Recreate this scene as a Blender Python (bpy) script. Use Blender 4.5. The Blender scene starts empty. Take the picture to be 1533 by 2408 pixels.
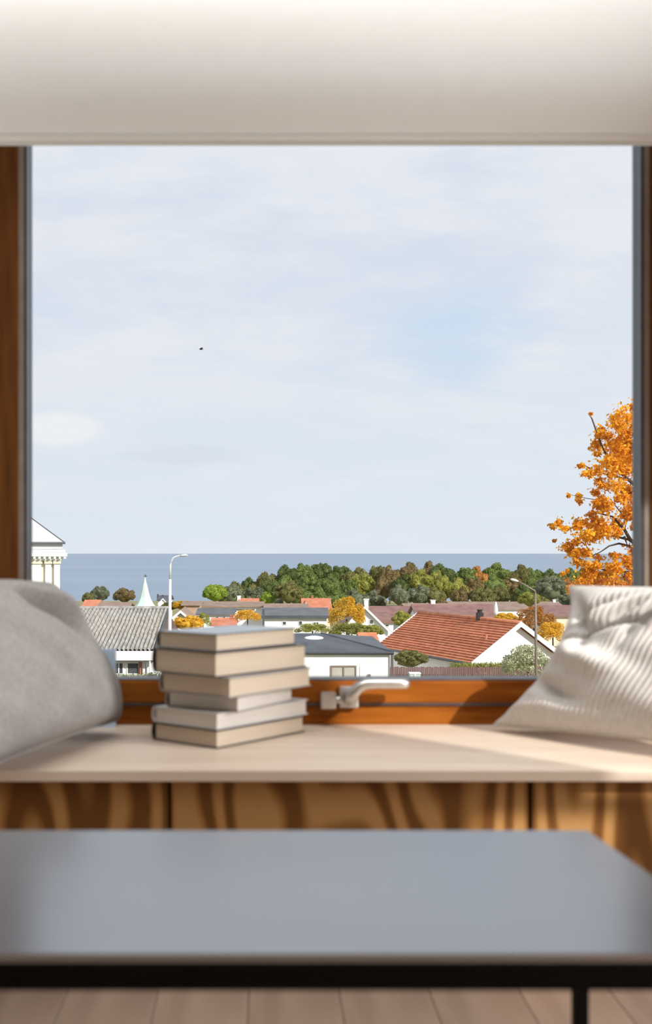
import bpy, bmesh, math, random
import numpy as np
from mathutils import Vector, Matrix

scene = bpy.context.scene
col = scene.collection
# ---------------------------------------------------------------- camera
F = 2700.0; VPX = 620.0; HY = 1301.0; EYE = 0.64
cam_d = bpy.data.cameras.new('camera'); cam = bpy.data.objects.new('camera', cam_d)
col.objects.link(cam); scene.camera = cam
cam.location = (0, 0, EYE); cam.rotation_euler = (math.pi/2, 0, 0)
cam_d.sensor_fit = 'VERTICAL'; cam_d.sensor_height = 36.0; cam_d.sensor_width = 36.0
cam_d.lens = F/2408*36
cam_d.shift_y = (HY-1204)/2408.0
cam_d.shift_x = (766.5-VPX)/2408.0
cam_d.clip_start = 0.05; cam_d.clip_end = 100000
cam_d.dof.use_dof = True; cam_d.dof.focus_distance = 90.0
cam_d.dof.aperture_fstop = cam_d.lens/7.0
# ---------------------------------------------------------------- view
vs = scene.view_settings
vs.view_transform = 'Standard'; vs.look = 'None'; vs.gamma = 1; vs.exposure = 0.0
vs.use_curve_mapping = False

# ---------------------------------------------------------------- world: thin bright cloud over pale blue
SKY = 1.0
w = bpy.data.worlds.new('sky'); scene.world = w; w.use_nodes = True
nt = w.node_tree; nt.nodes.clear()
def N(t, **k):
    n = nt.nodes.new(t)
    for a, b in k.items(): setattr(n, a, b)
    return n
def L(a, b): nt.links.new(a, b)
def mth(op, a, b=None, c=None, clamp=False):
    n = N('ShaderNodeMath', operation=op); n.use_clamp = clamp
    for i, v in enumerate((a, b, c)):
        if v is None: continue
        if isinstance(v, (int, float)): n.inputs[i].default_value = v
        else: L(v, n.inputs[i])
    return n.outputs[0]
def mixc(f, a, b):
    n = N('ShaderNodeMix', data_type='RGBA')
    for k, v in ((0, f), (6, a), (7, b)):
        if isinstance(v, (int, float)): n.inputs[k].default_value = v
        elif isinstance(v, tuple): n.inputs[k].default_value = (*v, 1)
        else: L(v, n.inputs[k])
    return n.outputs[2]
def mrange(v, a, b, c=0.0, d=1.0):
    n = N('ShaderNodeMapRange', interpolation_type='SMOOTHSTEP')
    L(v, n.inputs[0])
    for i, q in enumerate((a, b, c, d)): n.inputs[i+1].default_value = q
    return n.outputs[0]
tc = N('ShaderNodeTexCoord'); sep = N('ShaderNodeSeparateXYZ'); L(tc.outputs['Generated'], sep.inputs[0])
dz = sep.outputs[2]
den = mth('ADD', mth('MAXIMUM', dz, 0.0), 0.22)
cmb = N('ShaderNodeCombineXYZ')
L(mth('DIVIDE', sep.outputs[0], den), cmb.inputs[0]); L(mth('DIVIDE', sep.outputs[1], den), cmb.inputs[1])
mp = N('ShaderNodeMapping'); L(cmb.outputs[0], mp.inputs[0]); mp.inputs['Scale'].default_value = (1.0, 1.5, 1); mp.inputs['Location'].default_value = (3.1, 1.7, 0)
n1 = N('ShaderNodeTexNoise'); L(mp.outputs[0], n1.inputs[0]); n1.inputs['Scale'].default_value = 1.3; n1.inputs['Detail'].default_value = 7; n1.inputs['Roughness'].default_value = .55; n1.inputs['Distortion'].default_value = .4
n2 = N('ShaderNodeTexNoise'); L(mp.outputs[0], n2.inputs[0]); n2.inputs['Scale'].default_value = 3.6; n2.inputs['Detail'].default_value = 9; n2.inputs['Roughness'].default_value = .62
base = mixc(mrange(dz, 0.0, 0.36), (.775, .855, .94), (.70, .77, .895))
cl = mrange(mth('ADD', mth('MULTIPLY', n1.outputs[0], .55), mth('MULTIPLY', n2.outputs[0], .45)), .40, .60)
sky = mixc(mth('MULTIPLY', cl, mrange(dz, 0.02, 0.2, .25, .8)), base, (.875, .895, .945))
def spot(px, py, rx, ry, soft=1.0):
    """elliptic region of the sky around the direction seen at px,py"""
    ax = (px-VPX)/F; az = -(py-HY)/F
    rx /= F; ry /= F
    X = mth('DIVIDE', sep.outputs[0], mth('MAXIMUM', sep.outputs[1], .05)); Z = mth('DIVIDE', dz, mth('MAXIMUM', sep.outputs[1], .05))
    X = mth('DIVIDE', mth('SUBTRACT', X, ax), rx); Z = mth('DIVIDE', mth('SUBTRACT', Z, az), ry)
    d = mth('SQRT', mth('ADD', mth('MULTIPLY', X, X), mth('MULTIPLY', Z, Z)))
    d = mth('ADD', d, mth('MULTIPLY', mth('SUBTRACT', n2.outputs[0], .5), 1.6*soft))
    return d
sky = mixc(mth('MULTIPLY', mrange(spot(1075, 790, 230, 150, .8), .1, 1.1, 1, 0), .75), sky, (.60, .76, .93))
sky = mixc(mth('MULTIPLY', mrange(spot(140, 1010, 110, 46, .5), .55, 1.1, 1, 0), .8), sky, (.93, .94, .96))
sky = mixc(mth('MULTIPLY', mrange(spot(430, 1070, 160, 30, .5), .3, 1.2, 1, 0), .5), sky, (.69, .76, .84))
below = mixc(mrange(dz, -0.08, -0.001), (.30, .36, .40), sky)
bg = N('ShaderNodeBackground'); L(below, bg.inputs[0]); bg.inputs[1].default_value = SKY
out = N('ShaderNodeOutputWorld'); L(bg.outputs[0], out.inputs[0])

# ---------------------------------------------------------------- sun and added room fill lamps
SUNV = Vector((.84, -1.0, .72)).normalized()
sd = bpy.data.lights.new('sun', 'SUN'); sd.energy = 4.75; sd.angle = math.radians(.4); sd.color = (1, .955, .88)
so = bpy.data.objects.new('sun', sd); col.objects.link(so)
so.rotation_euler = SUNV.to_track_quat('Z', 'Y').to_euler(); so.location = (30, -30, 40)
def area(name, loc, direction, sx, sy, e, c):
    d = bpy.data.lights.new(name, 'AREA'); d.shape = 'RECTANGLE'; d.size = sx; d.size_y = sy; d.energy = e; d.color = c
    o = bpy.data.objects.new(name, d); col.objects.link(o); o.location = loc
    o.rotation_euler = Vector(direction).to_track_quat('-Z', 'Y').to_euler(); return o
area('side_fill_light', (3.93, .60, 1.35), (-1, .12, 0), .9, 1.7, 150, (.98, .98, 1.0))  # added area lamp lifting the room from the right
area('ceiling_fill_light', (.45, 1.30, 3.34), (0, .12, -1), 2.6, .7, 47, (.975, .985, 1))  # added lamp brightening blind and seat from above; ceiling has no opening

# ================================================================ materials
def mat(name, c, rough=.6, spec=.5, c2=None, scale=5, detail=4, stretch=(1, 1, 1), bump=0, bscale=None, metal=0, kind='noise', objrand=0, contrast=(.35, .65), coord='Object', c3=None, trans=0):
    m = bpy.data.materials.new(name); m.use_nodes = True; t = m.node_tree; b = t.nodes['Principled BSDF']
    b.inputs['Roughness'].default_value = rough; b.inputs['Specular IOR Level'].default_value = spec; b.inputs['Metallic'].default_value = metal
    b.inputs['Base Color'].default_value = (*c, 1)
    tcn = t.nodes.new('ShaderNodeTexCoord'); mpn = t.nodes.new('ShaderNodeMapping'); mpn.inputs['Scale'].default_value = stretch
    t.links.new(tcn.outputs[coord], mpn.inputs[0])
    no = t.nodes.new('ShaderNodeTexNoise') if kind != 'wave' else t.nodes.new('ShaderNodeTexWave')
    t.links.new(mpn.outputs[0], no.inputs[0]); no.inputs['Scale'].default_value = scale; no.inputs['Detail'].default_value = detail
    if kind == 'wave': no.inputs['Distortion'].default_value = 9; no.inputs['Detail Scale'].default_value = .8; no.bands_direction = 'X'
    colout = None
    if c2:
        r = t.nodes.new('ShaderNodeValToRGB'); r.color_ramp.elements[0].position = contrast[0]; r.color_ramp.elements[1].position = contrast[1]
        r.color_ramp.elements[0].color = (*c, 1); r.color_ramp.elements[1].color = (*c2, 1)
        if c3:
            e = r.color_ramp.elements.new((contrast[0]+contrast[1])/2); e.color = (*c3, 1)
        t.links.new(no.outputs[0] if kind == 'wave' else no.outputs['Fac'], r.inputs[0]); colout = r.outputs[0]
    if objrand:
        oi = t.nodes.new('ShaderNodeObjectInfo'); hs = t.nodes.new('ShaderNodeHueSaturation')
        mr = t.nodes.new('ShaderNodeMapRange'); t.links.new(oi.outputs['Random'], mr.inputs[0]); mr.inputs[3].default_value = 1-objrand; mr.inputs[4].default_value = 1+objrand
        t.links.new(mr.outputs[0], hs.inputs['Value'])
        if colout: t.links.new(colout, hs.inputs['Color'])
        else: hs.inputs['Color'].default_value = (*c, 1)
        colout = hs.outputs[0]
    if colout: t.links.new(colout, b.inputs['Base Color'])
    if bump:
        nb = t.nodes.new('ShaderNodeTexNoise'); t.links.new(mpn.outputs[0], nb.inputs[0]); nb.inputs['Scale'].default_value = bscale or scale*3; nb.inputs['Detail'].default_value = 5
        bn = t.nodes.new('ShaderNodeBump'); bn.inputs['Strength'].default_value = bump; bn.inputs['Distance'].default_value = .01
        t.links.new(nb.outputs[0], bn.inputs['Height']); t.links.new(bn.outputs[0], b.inputs['Normal'])
    if trans:
        b.inputs['Transmission Weight'].default_value = trans
    return m
M = {}
M['wall'] = mat('painted_wall', (.78, .76, .72), .8, c2=(.82, .80, .76), scale=3)
M['lowbounce'] = mat('low_bounce_wall', (.16, .11, .07), .7, c2=(.22, .16, .105), scale=3, stretch=(6, 6, 1))  # unseen walls given a dark wood tone to cut bounce light
M['ceil'] = mat('painted_ceiling', (.80, .79, .77), .8, c2=(.83, .82, .80), scale=3)
M['blind'] = mat('blind_fabric', (.88, .875, .86), .9, .1, c2=(.90, .895, .88), scale=30)
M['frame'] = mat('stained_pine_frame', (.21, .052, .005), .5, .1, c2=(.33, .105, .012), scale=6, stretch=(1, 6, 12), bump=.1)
M['framev'] = mat('stained_pine_stile_shade', (.085, .027, .004), .5, .15, c2=(.13, .044, .008), scale=6, stretch=(12, 6, 1), bump=.1)  # same stained pine as the rails, shade darkened into its colour
M['gasket'] = mat('dark_glazing_strip', (.045, .05, .06), .35, c2=(.07, .075, .08), scale=20)
M['bead'] = mat('grey_glazing_bead', (.20, .15, .12), .4, c2=(.24, .19, .155), scale=20)
M['top'] = mat('birch_seat_board', (.60, .485, .385), .5, .4, c2=(.68, .565, .46), scale=3, stretch=(1, 9, 9), detail=6)
M['ply'] = mat('oiled_pine_plywood', (.15, .06, .013), .5, .2, c2=(.42, .225, .08), c3=(.29, .135, .036), kind='wave', scale=1.9, stretch=(5.5, 1, 1.5), detail=3, contrast=(.15, .8))
t = M['ply'].node_tree; wv_ = [n for n in t.nodes if n.type == 'TEX_WAVE'][0]; rp_ = [n for n in t.nodes if n.type == 'VALTORGB'][0]
mp_ = [n for n in t.nodes if n.type == 'MAPPING'][0]; mp_.inputs['Scale'].default_value = (1.5, 1, .42)
t.nodes.remove(wv_); nn_ = t.nodes.new('ShaderNodeTexNoise'); nn_.inputs['Scale'].default_value = 3.4; nn_.inputs['Detail'].default_value = 1.5; nn_.inputs['Roughness'].default_value = .3
t.links.new(mp_.outputs[0], nn_.inputs[0]); q1 = t.nodes.new('ShaderNodeMath'); q1.operation = 'MULTIPLY'; q1.inputs[1].default_value = 85; t.links.new(nn_.outputs['Fac'], q1.inputs[0])
q2 = t.nodes.new('ShaderNodeMath'); q2.operation = 'SINE'; t.links.new(q1.outputs[0], q2.inputs[0]); q3 = t.nodes.new('ShaderNodeMath'); q3.operation = 'MULTIPLY_ADD'; q3.inputs[1].default_value = .5; q3.inputs[2].default_value = .5
t.links.new(q2.outputs[0], q3.inputs[0]); t.links.new(q3.outputs[0], rp_.inputs[0])
M['floor'] = mat('floor_plank_wood', (.25, .18, .135), .55, .35, c2=(.34, .255, .195), scale=2.2, stretch=(9, 1, 1), detail=6, objrand=.12)
M['gap'] = mat('dark_joint', (.03, .02, .012), .9, c2=(.04, .028, .018), scale=10)
M['table'] = mat('charcoal_tabletop', (.055, .062, .075), .24, 1.0, c2=(.075, .086, .104), scale=2.5, stretch=(1, 2, 1), detail=5)
M['table'].node_tree.nodes['Principled BSDF'].inputs['IOR'].default_value = 2.6
M['black'] = mat('black_powder_coated_steel', (.002, .002, .002), .7, .15, c2=(.003, .003, .003), scale=30)
M['linen'] = mat('grey_linen', (.25, .236, .225), .95, .1, c2=(.305, .29, .278), scale=140)
M['cord'] = mat('ivory_corduroy', (.60, .575, .55), .95, .1, c2=(.66, .64, .615), scale=120)
M['page'] = mat('book_pages', (.60, .50, .385), .8, .2, c2=(.66, .56, .44), scale=8, stretch=(1, 1, 60))
M['pagew'] = mat('pale_book_pages', (.68, .64, .58), .8, .2, c2=(.74, .70, .64), scale=8, stretch=(1, 1, 60))
M['coverd'] = mat('dark_brown_cover', (.035, .03, .028), .3, .6, c2=(.05, .043, .038), scale=20)
M['covers'] = mat('slate_gloss_cover', (.12, .135, .16), .12, 1.0, c2=(.15, .165, .19), scale=20)
M['covers'].node_tree.nodes['Principled BSDF'].inputs['IOR'].default_value = 2.2
M['coverg'] = mat('grey_cover', (.30, .29, .28), .35, .5, c2=(.36, .35, .34), scale=20)
M['coverw'] = mat('white_cover', (.62, .62, .62), .3, .5, c2=(.68, .68, .68), scale=20)
M['metal'] = mat('brushed_metal', (.62, .60, .58), .28, .5, c2=(.68, .66, .63), scale=40, metal=.85)
M['blue'] = mat('pale_blue_card', (.55, .72, .93), .5, c2=(.60, .76, .95), scale=20)
# outdoors
M['white'] = mat('white_render', (.80, .80, .79), .85, c2=(.86, .86, .85), scale=1.2)
M['cream'] = mat('cream_render', (.70, .62, .48), .85, c2=(.78, .70, .56), scale=1.2)
M['tan'] = mat('tan_render', (.42, .27, .19), .85, c2=(.50, .34, .25), scale=1.2)
M['trim'] = mat('white_painted_board', (.78, .78, .78), .6, c2=(.84, .84, .84), scale=3)
M['roofw'] = mat('pale_sheet_roof', (.55, .56, .58), .5, c2=(.62, .63, .65), scale=1)
M['tile'] = mat('terracotta_tiles', (.50, .155, .07), .8, c2=(.64, .255, .13), scale=3, detail=8, objrand=.10, stretch=(1, 1, 1))
M['tilefar'] = mat('orange_red_tiles', (.50, .16, .08), .8, c2=(.62, .24, .14), scale=1.5, detail=8)
M['maroon'] = mat('maroon_tiles', (.20, .10, .085), .8, c2=(.27, .15, .13), scale=1.2, detail=8)
M['browntile'] = mat('brown_tiles', (.24, .16, .12), .8, c2=(.32, .23, .18), scale=1.2, detail=8)
M['greyroof'] = mat('grey_felt_roof', (.10, .11, .12), .7, c2=(.14, .15, .16), scale=1.2, detail=6)
M['dark'] = mat('black_felt_roof', (.055, .062, .075), .55, c2=(.085, .095, .11), scale=1.0, detail=6)
M['fibre'] = mat('weathered_fibre_cement', (.22, .205, .185), .9, c2=(.44, .42, .385), scale=2.5, detail=9, contrast=(.3, .7), bump=.3)
M['copper'] = mat('pale_green_copper', (.55, .70, .62), .6, c2=(.62, .77, .69), scale=2)
M['brick'] = mat('red_brick', (.34, .13, .08), .85, c2=(.42, .18, .12), scale=8)
M['fence'] = mat('brown_fence_boards', (.13, .07, .065), .8, c2=(.20, .12, .11), scale=5, stretch=(3, 3, .4))
M['pane'] = mat('dark_window_glass', (.05, .06, .07), .12, .6, c2=(.09, .10, .11), scale=1.5)
M['panel'] = mat('pale_blind_panel', (.42, .38, .33), .8, c2=(.5, .46, .40), scale=2)
M['pole'] = mat('galvanised_pole', (.62, .62, .62), .4, c2=(.7, .7, .7), scale=10)
M['grass'] = mat('grass_ground', (.16, .17, .05), .95, c2=(.34, .30, .14), scale=.6, detail=8)
M['bark'] = mat('bark', (.06, .045, .03), .9, c2=(.11, .085, .06), scale=6, stretch=(1, 1, .2))
M['bird'] = mat('dark_feathers', (.06, .06, .065), .8, c2=(.09, .09, .1), scale=10)
M['curtain'] = mat('dark_opening', (.03, .03, .03), .9)
def leafmat(name, c, c2, sc=1.6, c3=None, coord='Object'):
    m = mat(name, c, .75, .2, c2=c2, scale=sc, detail=6, objrand=.13, contrast=(.3, .7), c3=c3, coord=coord)
    t = m.node_tree; b = t.nodes['Principled BSDF']
    tr = t.nodes.new('ShaderNodeBsdfTranslucent'); mx = t.nodes.new('ShaderNodeMixShader'); mx.inputs[0].default_value = .28
    src = b.inputs['Base Color'].links[0].from_socket; t.links.new(src, tr.inputs[0])
    t.links.new(b.outputs[0], mx.inputs[1]); t.links.new(tr.outputs[0], mx.inputs[2]); t.links.new(mx.outputs[0], t.nodes['Material Output'].inputs[0])
    return m
LM = {
 'dark': leafmat('dark_green_leaves', (.075, .115, .03), (.16, .20, .06), 3),
 'green': leafmat('mid_green_leaves', (.11, .165, .035), (.24, .30, .09), 3),
 'bright': leafmat('bright_green_leaves', (.16, .25, .02), (.34, .43, .07), 3),
 'olive': leafmat('olive_leaves', (.14, .145, .045), (.27, .25, .09), 3),
 'yellowgreen': leafmat('yellow_green_leaves', (.24, .26, .045), (.42, .40, .10), 3),
 'greygreen': leafmat('grey_green_leaves', (.14, .16, .095), (.26, .28, .17), 3),
 'brown': leafmat('brownish_leaves', (.19, .145, .06), (.31, .23, .10), 3),
 'russet': leafmat('russet_leaves', (.38, .17, .04), (.55, .28, .08), 3),
 'yellow': leafmat('golden_yellow_leaves', (.60, .33, .02), (.85, .55, .07), 3),
 'orange': leafmat('orange_leaves', (.62, .24, .012), (.95, .52, .04), 1.4, c3=(.80, .36, .02)),
 'silver': leafmat('silvery_leaves', (.30, .32, .16), (.62, .63, .42), 4),
}
t = M['blind'].node_tree; b = t.nodes['Principled BSDF']; tl = t.nodes.new('ShaderNodeBsdfTranslucent'); tl.inputs[0].default_value = (.96, .94, .90, 1)
ms = t.nodes.new('ShaderNodeMixShader'); ms.inputs[0].default_value = .42; t.links.new(b.outputs[0], ms.inputs[1]); t.links.new(tl.outputs[0], ms.inputs[2]); t.links.new(ms.outputs[0], t.nodes['Material Output'].inputs[0])
# sea
sea = mat('sea_water', (.14, .215, .31), .35, .5, c2=(.18, .255, .345), scale=.004, stretch=(.25, 1, 1), detail=6, bump=0)
M['sea'] = sea
b_ = sea.node_tree.nodes['Principled BSDF']
t_ = sea.node_tree; nb_ = t_.nodes.new('ShaderNodeTexNoise'); nb_.inputs['Scale'].default_value = .25; nb_.inputs['Detail'].default_value = 8
tc_ = t_.nodes.new('ShaderNodeTexCoord'); t_.links.new(tc_.outputs['Object'], nb_.inputs[0])
bn_ = t_.nodes.new('ShaderNodeBump'); bn_.inputs['Strength'].default_value = .6; bn_.inputs['Distance'].default_value = .6
t_.links.new(nb_.outputs[0], bn_.inputs['Height']); t_.links.new(bn_.outputs[0], b_.inputs['Normal'])
# window glass: clear with a mirror sheen
g = bpy.data.materials.new('clear_glass'); g.use_nodes = True; t = g.node_tree; t.nodes.clear()
tr = t.nodes.new('ShaderNodeBsdfTransparent'); gl = t.nodes.new('ShaderNodeBsdfGlossy'); gl.inputs['Roughness'].default_value = .01
fr = t.nodes.new('ShaderNodeFresnel'); fr.inputs[0].default_value = 1.35; mx = t.nodes.new('ShaderNodeMixShader'); o_ = t.nodes.new('ShaderNodeOutputMaterial')
t.links.new(fr.outputs[0], mx.inputs[0]); t.links.new(tr.outputs[0], mx.inputs[1]); t.links.new(gl.outputs[0], mx.inputs[2]); t.links.new(mx.outputs[0], o_.inputs[0])
tr.inputs[0].default_value = (.985, .987, .988, 1)
M['glass'] = g

# ================================================================ builders
class MB:
    def __init__(s): s.v = []; s.f = []
    def add(s, vs_, fs):
        n = len(s.v); s.v += [tuple(p) for p in vs_]; s.f += [tuple(i+n for i in q) for q in fs]; return s
    def box(s, x0, x1, y0, y1, z0, z1):
        return s.add([(x0, y0, z0), (x1, y0, z0), (x1, y1, z0), (x0, y1, z0), (x0, y0, z1), (x1, y0, z1), (x1, y1, z1), (x0, y1, z1)],
                     [(3, 2, 1, 0), (4, 5, 6, 7), (0, 1, 5, 4), (1, 2, 6, 5), (2, 3, 7, 6), (3, 0, 4, 7)])
    def hexa(s, a, b):      # two quads (bottom, top) of four points
        return s.add(list(a)+list(b), [(3, 2, 1, 0), (4, 5, 6, 7), (0, 1, 5, 4), (1, 2, 6, 5), (2, 3, 7, 6), (3, 0, 4, 7)])
    def prism(s, poly, vec):
        n = len(poly); vec = Vector(vec)
        a = [Vector(p) for p in poly]; b = [p+vec for p in a]
        return s.add(a+b, [tuple(range(n))[::-1], tuple(range(n, 2*n))]+[(i, (i+1) % n, n+(i+1) % n, n+i) for i in range(n)])
    def tube(s, pts, radii, k=8, flat=1.0):
        pts = [Vector(p) for p in pts]; n0 = len(s.v); up = Vector((0, 0, 1))
        for i, p in enumerate(pts):
            d = (pts[min(i+1, len(pts)-1)]-pts[max(i-1, 0)]).normalized()
            a = d.cross(up);
            if a.length < .1: a = d.cross(Vector((0, 1, 0)))
            a.normalize(); b = a.cross(d)
            r = radii[i] if hasattr(radii, '__len__') else radii
            for j in range(k):
                an = 2*math.pi*j/k; s.v.append(tuple(p+a*math.cos(an)*r+b*math.sin(an)*r*flat))
        for i in range(len(pts)-1):
            for j in range(k):
                s.f.append((n0+i*k+j, n0+i*k+(j+1) % k, n0+(i+1)*k+(j+1) % k, n0+(i+1)*k+j))
        s.f.append(tuple(n0+j for j in range(k))[::-1]); m = n0+(len(pts)-1)*k; s.f.append(tuple(m+j for j in range(k)))
        return s
    def lathe(s, prof, c, k=24):
        n0 = len(s.v)
        for r, z in prof:
            for j in range(k):
                a = 2*math.pi*j/k; s.v.append((c[0]+r*math.cos(a), c[1]+r*math.sin(a), c[2]+z))
        for i in range(len(prof)-1):
            for j in range(k): s.f.append((n0+i*k+j, n0+i*k+(j+1) % k, n0+(i+1)*k+(j+1) % k, n0+(i+1)*k+j))
        s.f.append(tuple(n0+j for j in range(k))[::-1]); m = n0+(len(prof)-1)*k; s.f.append(tuple(m+j for j in range(k)))
        return s
    def build(s, name, m, parent=None, bevel=0, smooth=False, kind=None, seg=2):
        me = bpy.data.meshes.new(name); me.from_pydata(s.v, [], s.f)
        bm = bmesh.new(); bm.from_mesh(me)
        bmesh.ops.recalc_face_normals(bm, faces=bm.faces)
        if bevel: bmesh.ops.bevel(bm, geom=[e for e in bm.edges], offset=bevel, segments=seg, profile=.6, affect='EDGES')
        bm.to_mesh(me); bm.free()
        if smooth: me.polygons.foreach_set('use_smooth', [True]*len(me.polygons))
        me.materials.append(m)
        o = bpy.data.objects.new(name, me); col.objects.link(o)
        if parent is not None:
            o.parent = parent; o.matrix_parent_inverse = parent_inv(parent)
        if kind: o['kind'] = kind
        return o
def world_of(o):
    m = Matrix.Translation(o.location) @ o.rotation_euler.to_matrix().to_4x4() @ Matrix.Diagonal((*o.scale, 1))
    return world_of(o.parent) @ o.matrix_parent_inverse @ m if o.parent else m
def parent_inv(p): return world_of(p).inverted()
def thing(name, label, cat, loc=(0, 0, 0), group=None):
    o = bpy.data.objects.new(name, None); col.objects.link(o); o.location = loc; o.empty_display_size = .1
    return tag(o, label, cat, group)
def tag(o, label=None, cat=None, group=None, kind=None):
    if label: o['label'] = label
    if cat: o['category'] = cat
    if group: o['group'] = group
    if kind: o['kind'] = kind
    return o
def P(px, py, Y): return Vector(((px-VPX)*Y/F, Y, EYE-(py-HY)*Y/F))
def XX(px, Y): return (px-VPX)*Y/F
def ZZ(py, Y): return EYE-(py-HY)*Y/F
def box(name, m, x0, x1, y0, y1, z0, z1, parent=None, **k):
    return MB().box(x0, x1, y0, y1, z0, z1).build(name, m, parent, **k)
def holes(mb, x0, x1, z0, z1, hs, put):
    xs = sorted({x0, x1, *[h[0] for h in hs], *[h[1] for h in hs]}); zs = sorted({z0, z1, *[h[2] for h in hs], *[h[3] for h in hs]})
    for a, b in zip(xs, xs[1:]):
        for c, d in zip(zs, zs[1:]):
            mx_, mz_ = (a+b)/2, (c+d)/2
            if any(h[0] < mx_ < h[1] and h[2] < mz_ < h[3] for h in hs): continue
            put(mb, a, b, c, d)
    return mb

# ================================================================ room shell
XL, XR, YB, YF, HC = -2.4, 4.0, -1.2, 1.74, 3.4       # room
NL, NR, NZ = -.62, 1.10, 1.632                        # niche of the window
YW = 2.14                                             # face of the window sash
# front wall: thick, with the window niche
mb = MB()
mb.box(XL, NL, YF, 2.5, -.2, HC); mb.box(NR, XR, YF, 2.5, -.2, HC); mb.box(NL, NR, 2.085, 2.5, NZ, HC); mb.box(NL, NR, 2.3, 2.5, -.2, .30)
mb.build('wall_front', M['wall'])['kind'] = 'structure'
# unseen back wall, its openings cut to shape the sun patches
mb = MB(); holes(mb, XL, XR, -.1, HC, [(2.94, 3.86, 2.385, 3.15), (2.77, 3.003, 2.10, 2.362)], lambda m_, a, b, c, d: m_.box(a, b, YB-.02, YB, c, d))
mb.build('wall_back', M['lowbounce'])['kind'] = 'structure'
mb = MB(); holes(mb, YB, YF, -.1, HC, [(.15, 1.05, .5, 2.2)], lambda m_, a, b, c, d: m_.box(XR, XR+.12, a, b, c, d))
mb.build('wall_right', M['wall'])['kind'] = 'structure'
box('wall_left', M['lowbounce'], XL-.12, XL, YB, YF, -.1, HC)['kind'] = 'structure'
box('ceiling', M['ceil'], XL-.12, XR+.12, YB-.03, 2.5, HC, HC+.1)['kind'] = 'structure'
fl = box('floor', M['gap'], XL, XR, YB, YF, -.06, -.012); fl['kind'] = 'structure'
pw = .132; n = 0; x = XL+.002
pm = None
random.seed(4)
while x+pw < XR:
    if pm is None:
        o = box('floor_plank', M['floor'], x+.0006, x+pw-.0006, YB+.002, YF-.002, -.012, 0, fl, bevel=.0006, seg=1); pm = o
        x00 = x
    else:
        o = pm.copy(); col.objects.link(o); o.parent = fl; o.location = (pm.location.x+x-x00, 0, 0)
    x += pw

# ================================================================ window
W = box('window_1', M['frame'], NL, NR, YW+.005, 2.29, .30, .357, bevel=.003)          # outer frame, bottom member
W['kind'] = 'structure'
gx0, gx1, gz0, gz1 = XX(62, YW), XX(1509, YW), ZZ(1601, YW), 1.596
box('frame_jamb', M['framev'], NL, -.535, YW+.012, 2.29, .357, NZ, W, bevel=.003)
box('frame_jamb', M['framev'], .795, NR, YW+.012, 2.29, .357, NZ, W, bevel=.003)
box('frame_head', M['frame'], -.535, .795, YW+.012, 2.29, 1.616, NZ, W, bevel=.002)
box('sash_rail', M['frame'], -.53, .79, YW, 2.22, .360, gz0, W, bevel=.004)
box('sash_rail', M['frame'], -.53, .79, YW, 2.22, gz1, 1.614, W, bevel=.004)
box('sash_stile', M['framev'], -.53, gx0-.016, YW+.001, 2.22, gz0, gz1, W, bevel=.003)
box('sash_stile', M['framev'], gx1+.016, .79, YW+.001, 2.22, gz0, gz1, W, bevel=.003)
for a, b in ((gx0-.016, gx0-.006), (gx1+.006, gx1+.016)): box('glazing_bead', M['bead'], a, b, YW+.004, 2.2, gz0, gz1, W)
for a, b, c, d in ((gx0-.006, gx0, gz0, gz1), (gx1, gx1+.006, gz0, gz1), (gx0, gx1, gz0, gz0+.003), (gx0, gx1, gz1-.006, gz1)):
    box('glazing_strip', M['gasket'], a, b, YW+.006, 2.195, c, d, W)
box('glass_pane', M['glass'], gx0, gx1, 2.172, 2.176, gz0+.003, gz1-.006, W)
box('threshold', M['gasket'], NL, NR, 2.14, 2.3, .3565, .3605, W)
# handle
def hp(px, py, off): return Vector((XX(px, YW-off), YW-off, ZZ(py, YW-off)))
H = MB().box(XX(797, YW), XX(842, YW), YW-.012, YW, ZZ(1663, YW), ZZ(1612, YW)).build('window_handle', M['metal'], W, bevel=.003)
H['label'] = 'brushed metal lever handle on the bottom sash rail'
MB().box(XX(752, YW), XX(789, YW), YW-.026, YW, ZZ(1664, YW), ZZ(1625, YW)).build('catch_block', M['metal'], H, bevel=.004)
MB().tube([hp(788, 1646, .014), hp(800, 1646, .014)], .007, 12).build('catch_pin', M['metal'], H, smooth=True)
MB().tube([hp(822, 1641, 0), hp(822, 1641, .045)], .0135, 20).build('handle_neck', M['metal'], H, smooth=True)
a = [(812, 1646), (822, 1640), (833, 1628), (846, 1615), (862, 1609), (885, 1608), (915, 1608), (945, 1608), (957, 1609), (963, 1610)]
MB().tube([hp(x_, y_, .050) for x_, y_ in a], [.008, .0115, .0115, .0105, .010, .0095, .0095, .0095, .0085, .004], 16, flat=1.0).build('lever', M['metal'], H, smooth=True)

# ---------------------------------------------------------------- roman blind
bl = thing('roman_blind', 'cream fabric blind gathered into a soft roll across the top of the window', 'blind', (.24, 2.02, 1.59))
prof = []
for i in range(25):
    tt = i/24; z = 1.627-(1.627-1.357)*tt
    y = 2.082-.150*math.sqrt(max(0, 1-((tt-.63)/.65)**2))
    prof.append((y, z))

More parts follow.
